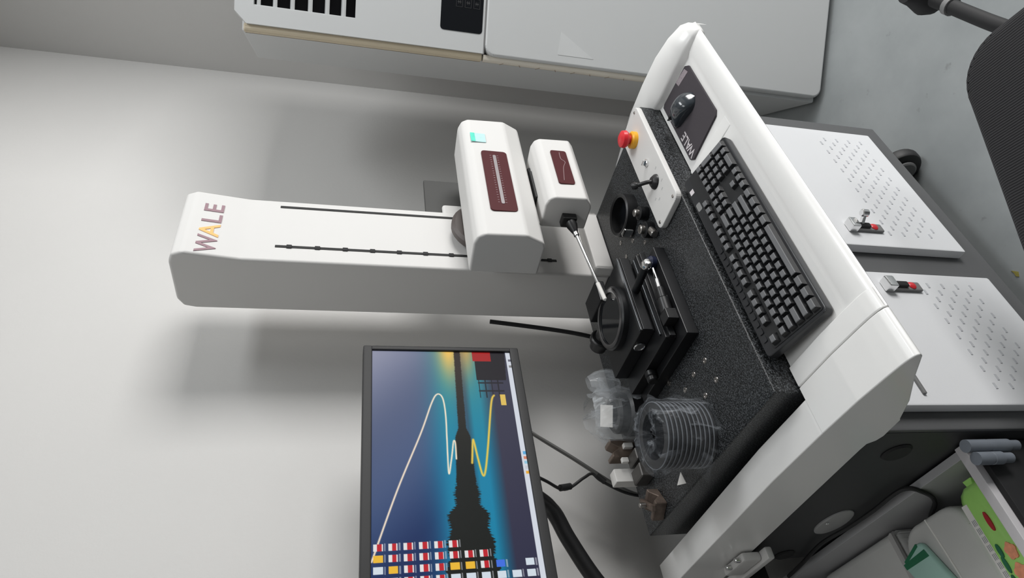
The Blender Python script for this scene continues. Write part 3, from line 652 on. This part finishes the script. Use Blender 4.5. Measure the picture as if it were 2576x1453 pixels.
    line([(.493, .379), (.583, .360), (.575, .352), (.508, .338), (.445, .320), (.46, .300), (.557, .265), (.749, .205), (.787, .178)], .008, (.90, .76, .30))
    k = ((s > .74) & (s < .79) & (t > .10) & (t < .135)) * 1.0; img = img * (1 - k[..., None]) + np.array((.85, .72, .35)) * k[..., None]
    # taskbar
    k = (t < .052) * 1.0; img = img * (1 - k[..., None]) + np.array((.80, .82, .86)) * k[..., None]
    for cs, cc in ((.45, (.9, .65, .2)), (.47, (.75, .76, .8)), (.49, (.55, .75, .85)), (.51, (.8, .5, .4)), (.53, (.35, .65, .85)), (.96, (.4, .4, .45)), (.93, (.5, .5, .5))):
        k = ((np.abs(s - cs) < .006) & (np.abs(t - .027) < .012)) * 1.0; img = img * (1 - k[..., None]) + np.array(cc) * k[..., None]
    # desktop icons
    def icon(cs, ct, kind):
        nonlocal img
        w_, h_ = .0115, .026
        a, b_ = s - cs, t - ct
        k = ((np.abs(a) < w_) & (np.abs(b_) < h_)) * 1.0
        base = {'d': (.86, .86, .86), 'f': (.90, .70, .20), 'w': (.80, .84, .88), 'b': (.25, .42, .85)}[kind]
        img = img * (1 - k[..., None]) + np.array(base) * k[..., None]
        if kind == 'd':
            k = ((np.abs(a) < w_) & (b_ < .006) & (b_ > -.020)) * 1.0; img = img * (1 - k[..., None]) + np.array((.72, .12, .16)) * k[..., None]
        k = ((np.abs(a) < w_ * 1.1) & (np.abs(b_ + .037) < .004)) * .6; img = img * (1 - k[..., None]) + np.array((.75, .75, .78)) * k[..., None]
    rows = [.962, .880, .795, .708, .622, .536, .450, .364, .275, .185, .100]
    cols = [.200, .163, .126, .090, .054, .018]
    kinds = ['dddddd     ', 'fddddddd   ', 'wfdddffdb w'.replace(' ', ' '), 'wwdddwwwwww', 'wfdddddwdww', 'dwdfdwddwfw']
    for c_, kk in zip(cols, kinds):
        for r_, q in zip(rows, kk):
            if q != ' ': icon(c_, r_, q)
    img = np.clip(img, 0, 1) ** 2.2
    me = bpy.data.meshes.new('screen')
    X = SX0 + s * (SX1 - SX0); Z = SZ0 - .006 + t * (SZ1 - SZ0 + .006)
    co_ = np.stack([X - .604, np.full_like(X, MY + .006 - 1.16), Z - MZ0], -1).reshape(-1, 3)
    i = np.arange((nz - 1) * nx).reshape(nz - 1, nx)[:, :-1].ravel()
    fc = np.stack([i, i + 1, i + nx + 1, i + nx], -1)
    me.vertices.add(len(co_)); me.vertices.foreach_set('co', co_.astype(np.float32).ravel())
    me.loops.add(fc.size); me.loops.foreach_set('vertex_index', fc.ravel().astype(np.int32))
    me.polygons.add(len(fc)); me.polygons.foreach_set('loop_start', np.arange(0, fc.size, 4, dtype=np.int32))
    me.update(calc_edges=True)
    at = me.color_attributes.new('picture', 'FLOAT_COLOR', 'POINT')
    at.data.foreach_set('color', np.concatenate([img, np.ones(img.shape[:2] + (1,))], -1).reshape(-1).astype(np.float32))
    m = bpy.data.materials.new('lit_screen_picture'); m.use_nodes = True; nt = m.node_tree; b = nt.nodes['Principled BSDF']
    a = nt.nodes.new('ShaderNodeAttribute'); a.attribute_name = 'picture'
    b.inputs['Base Color'].default_value = (.004, .004, .005, 1); b.inputs['Roughness'].default_value = .5; b.inputs['Specular IOR Level'].default_value = .12
    nt.links.new(a.outputs['Color'], b.inputs['Emission Color']); b.inputs['Emission Strength'].default_value = 1.0
    me.materials.append(m)
    o = bpy.data.objects.new('screen', me); COL.objects.link(o); o.parent = mn; o['label'] = 'lit screen with a lake at dusk, a light trail and rows of desktop icons'
screen()

ma = thing('monitor_mount', 'thick black bent support behind the monitor running down to its clamp', 'monitor mount', (.40, 1.37, .70))
part('arm_link', bm_tube([(.585, MY + .075, 1.20), (.575, 1.235, 1.12), (.555, 1.275, 1.065), (.50, 1.292, 1.035), (.42, 1.305, .990), (.34, 1.315, .93), (.30, 1.32, .87)], .017, 14, True, 8), m_black, ma)
part('mount_head', join(bm_box(.545, .625, MY + .056, MY + .066, 1.245, 1.325, .003), cyl((.585, MY + .066, 1.285), .022, .03, 20, .002, (0, 1, 0)), bm_tube([(.585, MY + .080, 1.29), (.585, MY + .080, 1.19)], .014, 12, False)), m_black, ma)
part('post', join(cyl((.30, 1.32, .60), .020, .30, 20, .002), bm_box(.27, .425, 1.30, 1.34, .60, .64, .004)), m_black, ma)
br = part('bracket', join(bm_box(.3995, .4245, 1.19, 1.42, .646, .662, .004), bm_box(.405, .4235, 1.21, 1.30, .662, .705, .006)), m_white, ma, 'white bracket plate')
part('bolt', cyl((.412, 1.225, .705), .005, .012, 12, .001), m_chrome, br); part('bolt', cyl((.412, 1.265, .705), .005, .012, 12, .001), m_chrome, br)

solo('flat_cable', bm_tube([(.79, MY + .06, 1.17), (.775, 1.29, 1.10), (.767, 1.325, 1.061), (.703, 1.327, .975), (.651, 1.329, .909), (.628, 1.335, .87), (.61, 1.35, .80), (.61, 1.36, .70)], .0062, 10, True, 8, .7), m_cable, 'grey flat cable hanging from behind the monitor to the granite', 'cable', (.767, 1.325, 1.061))
vc = thing('video_cable', 'thin black cable with moulded plug ends looping below the monitor', 'cable', (.613, 1.30, 1.0))
part('cord', bm_tube([(.625, MY + .06, 1.16), (.618, 1.262, 1.075), (.613, 1.30, 1.019), (.640, 1.303, .968), (.650, 1.304, .945), (.632, 1.306, .925), (.605, 1.318, .86), (.60, 1.34, .76)], .0035, 8, True, 8), m_rubber, vc)
part('ferrite', bm_tube([(.6125, 1.291, 1.032), (.621, 1.3025, 1.004)], .0075, 12, False), m_rubber, vc)
part('plug', bm_tube([(.646, 1.304, .935), (.630, 1.306, .918)], .0065, 12, False), m_rubber, vc)
solo('rear_cable', bm_tube([(1.094, 1.308, 1.13), (1.083, 1.310, 1.03), (1.072, 1.312, .94), (1.06, 1.314, .87), (1.05, 1.33, .78)], .006, 10), m_rubber, 'black cable hanging close behind the foot of the column', 'cable', (1.072, 1.312, .94))

# ------------------------------------------------------------------ air conditioner standing across the corner
AO = Vector((1.76, .893, 0)); AS = Vector((.665, -.747, 0)).normalized(); AN = Vector((-.747, -.665, 0)).normalized(); AZ = Vector((0, 0, 1))
am = Matrix((AS, -AN, AZ)).transposed().to_4x4(); am.translation = AO      # local x = along the front, y = into the cabinet, z = up
ac = thing('air_conditioner', 'tall off-white floor-standing air conditioner with yellowed edges in the room corner', 'air conditioner', AO)
ac.rotation_euler = am.to_euler(); BASE[ac.name] = Vector((0, 0, 0))
def ap(name, bm, mat, parent=None, label=None, ang=35):
    o = part(name, bm, mat, parent or ac, label, ang, local=True); BASE[o.name] = Vector((0, 0, 0)); return o
AL, AR = -.012, .520
ap('plinth', bm_box(AL + .03, AR - .03, .03, .32, 0, .02), m_blackm)
ap('cabinet', bm_box(AL - .014, AR + .014, .030, .335, .02, 1.800, .006, 2), m_ac)
lowp = ap('lower_panel', bm_prism(rrect(AL - .004, AR + .004, .018, 1.146, .030, 6), 1, 0, .030, .008, 3), m_ac, None, 'plain lower front panel')
def frame_panel():
    # upper front panel with an opening for the grille
    GX0_, GX1_, GZ0_, GZ1_ = .036, .472, 1.508, 1.768
    return join(bm_prism([(AL + .02, GZ1_), (AL, GZ1_ - .0), (AL, 1.785), (AL + .030, 1.815), (AR - .03, 1.815), (AR, 1.785), (AR, GZ1_)], 1, 0, .030),
                bm_box(AL, GX0_, 0, .030, GZ0_, GZ1_), bm_box(GX1_, AR, 0, .030, GZ0_, GZ1_), bm_box(AL, AR, 0, .030, 1.150, GZ0_))
upn = ap('upper_panel', frame_panel(), m_ac)
ap('grille_cavity', bm_box(.036, .472, .026, .030, 1.508, 1.768), M('outlet_shade_black', (.003, .003, .004), .8, spec=.1), upn, 'dark air outlet')  # thin black sheet, its colour standing in for the shade of a deep outlet
edges = [1.7575, 1.716, 1.672, 1.6265, 1.5825, 1.5395]
for z in edges: ap('grille_slat', moved(bm_box(.030, .478, -.011, .011, -.0045, .0045, .002), Matrix.Translation((0, .013, z)) @ Matrix.Rotation(.25, 4, 'X')), m_ac, upn)
for x in (.036, .472): ap('grille_side', bm_box(x - .003, x + .003, .002, .028, 1.508, 1.768), m_ac, upn)
dp = ap('display_panel', bm_prism(rrect(.040, .36, 1.150 + .006, 1.276, .010), 1, -.001, .002), m_glassblk, None, 'black glossy display panel')
gl = []
for kx in (.120, .175, .230):
    for kz in (1.175, 1.200, 1.225):
        for a0, a1, b0, b1 in ((-.013, .013, -.009, -.0083), (-.013, .013, .0083, .009), (-.013, -.0123, -.009, .009), (.0123, .013, -.009, .009), (-.005, .005, -.003, -.002), (-.005, .005, .002, .003), (-.001, .001, -.005, .005)):
            gl.append(bm_box(kx + a0, kx + a1, -.0016, -.001, kz + b0, kz + b1))
ap('button_outlines', join(*gl), M('dim_grey_print', (.05, .05, .052), .5), dp)
ap('side_trim', bm_prism(rrect(AL - .018, AL + .004, .008, .031, .007, 4), 2, 1.150, 1.793, .004, 2), m_tan, None, 'yellowed edge strip')
ap('lower_side_trim', bm_prism(rrect(AL - .018, AL + .002, .010, .031, .007, 4), 2, .60, 1.147, .003, 2), M('aged_tape', (.72, .67, .58), .6, var=.12, scale=7), None, 'stained pale edge tape')
ap('paint_scuff', bm_prism([(.078, .92), (.012, .926), (.012, .815), (.05, .875)], 1, -.0006, .001), M('scuffed_paint', (.60, .61, .61), .5, var=.05), lowp, 'paler scuffed patch')
stn = M('brown_stain', (.36, .29, .22), .7)
for k in range(8): ap('stain_line', moved(bm_box(-.0004, .0004, -.010, .010, -.0012, .0012), Matrix.Translation((AL - .0185, .0205, 1.09 - .055 * k)) @ Matrix.Rotation(.4 * (-1) ** k, 4, 'X')), stn)
ap('panel_seam', bm_box(AL, AR, .003, .020, 1.146, 1.150), M('seam_grey', (.30, .30, .30), .7))

# ------------------------------------------------------------------ office chair
e1 = Vector((.932, -.364, 0)).normalized(); e2 = Vector((.364, .932, 0)).normalized()
kc = Vector((.677, .278, 0)); cmx = Matrix((e1, e2, AZ)).transposed().to_4x4(); cmx.translation = kc
ch = thing('office_chair', 'black fabric office chair pushed in front of the measuring machine', 'chair', kc)
ch.rotation_euler = cmx.to_euler(); BASE[ch.name] = Vector((0, 0, 0))
def chp(name, bm, mat, parent=None, ang=40):
    o = part(name, bm, mat, parent or ch, None, ang, local=True); BASE[o.name] = Vector((0, 0, 0)); return o
chp('seat', bm_prism(rrect(-.245, .245, -.23, .235, .085, 8), 2, .375, .455, .024, 5), fabric(), None, 60)
chp('seat_pan', bm_prism(rrect(-.20, .20, -.19, .19, .05), 2, .355, .376), m_black)
chp('backrest', moved(bm_prism(rrect(-.22, .22, 0, .46, .08, 6), 2, 0, .05, .015, 3), Matrix.Translation((0, -.26, .56)) @ Matrix.Rotation(math.radians(100), 4, 'X')), MATS.get('fabric') or m_blackm)
chp('back_bar', bm_tube([(0, -.14, .352), (0, -.28, .36), (0, -.33, .45), (0, -.335, .62)], .018, 12), m_black)
a_ = chp('armrest_frame', bm_tube([(.16, .09, .365), (.235, .145, .380), (.29, .18, .398), (.39, .24, .404), (.425, .262, .410)], .0135, 14), m_blackm)
chp('arm_collar', join(turned((.375, .231, .403), [(0, 0), (.017, 0), (.017, .012), (0, .012)], (.85, .53, 0), 18)), m_greyplug, a_)
chp('arm_post', turned((.437, .270, .385), [(0, 0), (.030, 0), (.034, .02), (.022, .05), (.018, .07), (0, .07)], (0, 0, 1), 20), m_blackm, a_)
chp('gas_lift', join(cyl((0, 0, .10), .024, .26, 20, .002), cyl((0, 0, .06), .036, .06, 20, .002)), m_black)
for k in range(5):
    a = math.radians(72 * k + 200); dx, dy = math.cos(a), math.sin(a)
    l_ = chp('base_leg', bm_tube([(dx * .02, dy * .02, .095), (dx * .15, dy * .15, .082), (dx * .26, dy * .26, .066)], .016, 10), m_black)
    chp('wheel', turned((dx * .26 - dy * .012, dy * .26 + dx * .012, .026), [(0, 0), (.024, 0), (.026, .003), (.026, .021), (.024, .024), (0, .024)], (dy, -dx, 0), 18), m_rubber, l_)

# ------------------------------------------------------------------ open drawer box beside the cabinet
bxo = thing('drawer_unit', 'open white-lined drawer unit with a black front beside the machine cabinet', 'drawer unit', (.21, 1.1, 0))
part('front_board', bm_box(-.02, .4295, .797, .815, .24, .500, .0015), m_board, bxo, 'white laminate drawer edge')
part('front_panel', bm_box(-.02, .4295, .786, .797, .02, .486, .002), m_blackm, bxo, 'black front panel')
part('side_board', bm_box(.4145, .4295, .815, 1.40, .24, .490, .0015), M('drawer_inside_grey', (.42, .42, .43), .5), bxo)
part('side_board', bm_box(-.02, -.005, .815, 1.40, .24, .490, .0015), MATS['drawer_inside_grey'], bxo)
part('back_board', bm_box(-.02, .4295, 1.40, 1.415, .24, .490, .0015), MATS['drawer_inside_grey'], bxo)
part('drawer_floor', bm_box(-.005, .4145, .815, 1.40, .24, .25), MATS['drawer_inside_grey'], bxo)
part('carcass', bm_box(-.02, .4295, .797, 1.415, .02, .239, .002), m_blackm, bxo)
part('screw', cyl((.404, .8150, .470), .004, .004, 12, .001, (0, 1, 0)), m_chrome, bxo)
def tube_holder(x, z0, z1, r, label):
    t = thing('grey_tube', label, 'tube', (x, .769, z0), 'grey tubes clipped in front of the drawer')
    part('tube', turned((x, .769, z0), [(0, 0), (r * .8, 0), (r * .8, .018), (r, .020), (r, (z1 - z0) * .55), (r * .93, (z1 - z0) * .56), (r * .93, (z1 - z0) * .60), (r, (z1 - z0) * .61), (r, z1 - z0), (0, z1 - z0)], (0, 0, 1), 20), m_bluegrey, t)
    part('clip', bm_box(x - .004, x + .004, .769 + r * .6, .7865, z1 - .05, z1 - .03), m_black, t)
tube_holder(.411, .425, .530, .0105, 'longer blue-grey tube upright against the cabinet corner')
tube_holder(.389, .455, .525, .0105, 'shorter blue-grey tube upright beside the longer tube')

tp_ = thing('tissue_pack', 'rounded white pack of tissue rolls inside the open drawer', 'tissue pack', (.285, 1.0, .25))
part('rolls', bm_prism(rrect(.165, .392, .918, 1.088, .050, 8), 2, .25, .436, .012, 3), m_tissue, tp_, ang=60)
part('seam', bm_tube([(.388, 1.006, .4355), (.33, 1.0, .4365), (.25, .995, .4365), (.18, .99, .4355)], .0018, 8), m_paper, tp_)
t2 = thing('tissue_bale', 'flat white wrapped tissue bale behind the rounded pack in the drawer', 'tissue pack', (.285, 1.23, .25))
part('bale', bm_prism(rrect(.155, .410, 1.10, 1.37, .02, 4), 2, .25, .425, .016, 3), m_tissue, t2, ang=60)
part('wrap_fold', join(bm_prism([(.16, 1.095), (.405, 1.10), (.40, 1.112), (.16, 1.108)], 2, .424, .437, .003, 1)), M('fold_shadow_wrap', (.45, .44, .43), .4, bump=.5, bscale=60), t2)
gp = thing('mint_packet', 'pale mint packet with a dark green band lying on the tissue rolls', 'packet', (.300, 1.045, .436))
part('pouch', moved(bm_prism(rrect(-.052, .052, -.034, .034, .012), 2, 0, .014, .005, 3), Matrix.Translation((.300, 1.045, .4370)) @ Matrix.Rotation(math.radians(200), 4, 'Z')), m_mint, gp, ang=60)
part('green_band', moved(join(bm_prism([(-.050, -.030), (-.040, -.032), (-.020, .030), (-.034, .031)], 2, .0141, .0150), bm_box(-.052, -.046, -.024, .024, .003, .0148)), Matrix.Translation((.300, 1.045, .4370)) @ Matrix.Rotation(math.radians(200), 4, 'Z')), m_dgreen, gp)
# wet-wipe packet leaning against the drawer front
wp = thing('wipes_packet', 'lime green wet-wipe packet with coral fruit print leaning on the drawer front', 'packet', (.27, .85, .25))
WZ = .456
def pack():
    bm = bmesh.new(); r_ = random.Random(5); n = 36; rows = []
    W, D = .270, .088
    for k, (z, sc, dn) in enumerate(((.251, .90, .55), (.258, .97, .85), (.30, 1.0, 1.0), (.36, 1.0, 1.0), (.41, 1.0, 1.0), (.437, .985, .93), (.449, .955, .78), (.455, .90, .50), (WZ, .80, .22))):
        ring = []
        for x, y in rrect(-W / 2 * sc, W / 2 * sc, -D / 2 * dn, D / 2 * dn, D / 2 * dn * .8, 8):
            ring.append(bm.verts.new((.262 + x + r_.uniform(-.001, .001), .872 + y + .0022 * math.sin(60 * x + 40 * z) * dn + r_.uniform(-.0006, .0006), z + .0015 * math.sin(75 * x + 2) * (z > .43))))
        rows.append(ring)
    for A, B in zip(rows, rows[1:]):
        for i in range(len(A)): bm.faces.new((A[i], A[(i + 1) % len(A)], B[(i + 1) % len(A)], B[i]))
    bm.faces.new(rows[0]); bm.faces.new(rows[-1]); bmesh.ops.recalc_face_normals(bm, faces=bm.faces[:])
    return bm
wr = part('wrap', pack(), m_green, wp, ang=180)
def blob(cx, cy, rx, ry, n=18, lob=5, z=WZ - .004):
    return bm_prism([(cx + rx * (1 + .12 * math.cos(lob * a)) * math.cos(a), cy + ry * (1 + .12 * math.cos(lob * a)) * math.sin(a)) for a in (2 * math.pi * k / n for k in range(n))], 2, z - .006, z + .0062)
part('end_crimp', bm_prism([(.388, .866), (.402, .862), (.402, .882), (.388, .878)], 2, .40, .446, .001, 1), m_green, wp)
part('text_panel', bm_prism([(.13, .9045), (.366, .9025), (.366, .8905), (.13, .8925)], 2, .4465, .4555), m_paper, wr, 'white text panel')
tl = [bm_box(.335 - .014 * i - .005, .335 - .014 * i + .005, .8925 + .003 * (k - 1) + .003, .8933 + .003 * (k - 1) + .003, .4555, .4558) for i in range(12) for k in range(3)]
part('printed_text', join(*tl), m_bluegrey, wr)
part('logo_oval', blob(.325, .868, .016, .004, 20, 1), M('deep_red_print', (.45, .02, .03), .4), wr, 'red oval mark')
part('fruit_print', blob(.276, .862, .013, .010), m_coral, wr, 'coral fruit print'); part('fruit_print', blob(.243, .866, .015, .012), m_coral, wr, 'coral fruit print')
for x, y, a, b in ((.283, .881, .010, .004), (.262, .884, .012, .004), (.235, .886, .011, .004)): part('leaf_print', blob(x, y, a, b, 14, 2), m_dgreen, wr)
part('white_panel', bm_prism([(.165, .850), (.205, .850), (.205, .882), (.165, .882)], 2, WZ - .006, WZ + .0022), m_paper, wr)
solo('drawer_cable', bm_tube([(.405, 1.085, .33), (.409, 1.05, .372), (.409, .975, .423), (.410, .936, .477), (.4215, .944, .512), (.4215, 1.035, .512), (.4215, 1.108, .516), (.4215, 1.185, .530), (.4215, 1.299, .508), (.4215, 1.38, .496)], .0042, 8), m_rubber, 'thin black cable looping over the drawer side against the dark cabinet panel', 'cable', (.4215, 1.1, .515))
solo('dry_leaf', bm_prism([(.862, .817), (.868, .822), (.876, .8205), (.886, .822), (.879, .816), (.872, .811)], 2, .0002, .0012), M('dry_leaf_brown', (.30, .26, .06), .7, var=.4, scale=200), 'tiny yellow-brown dry leaf on the grey floor', 'leaf', (.873, .817, 0))
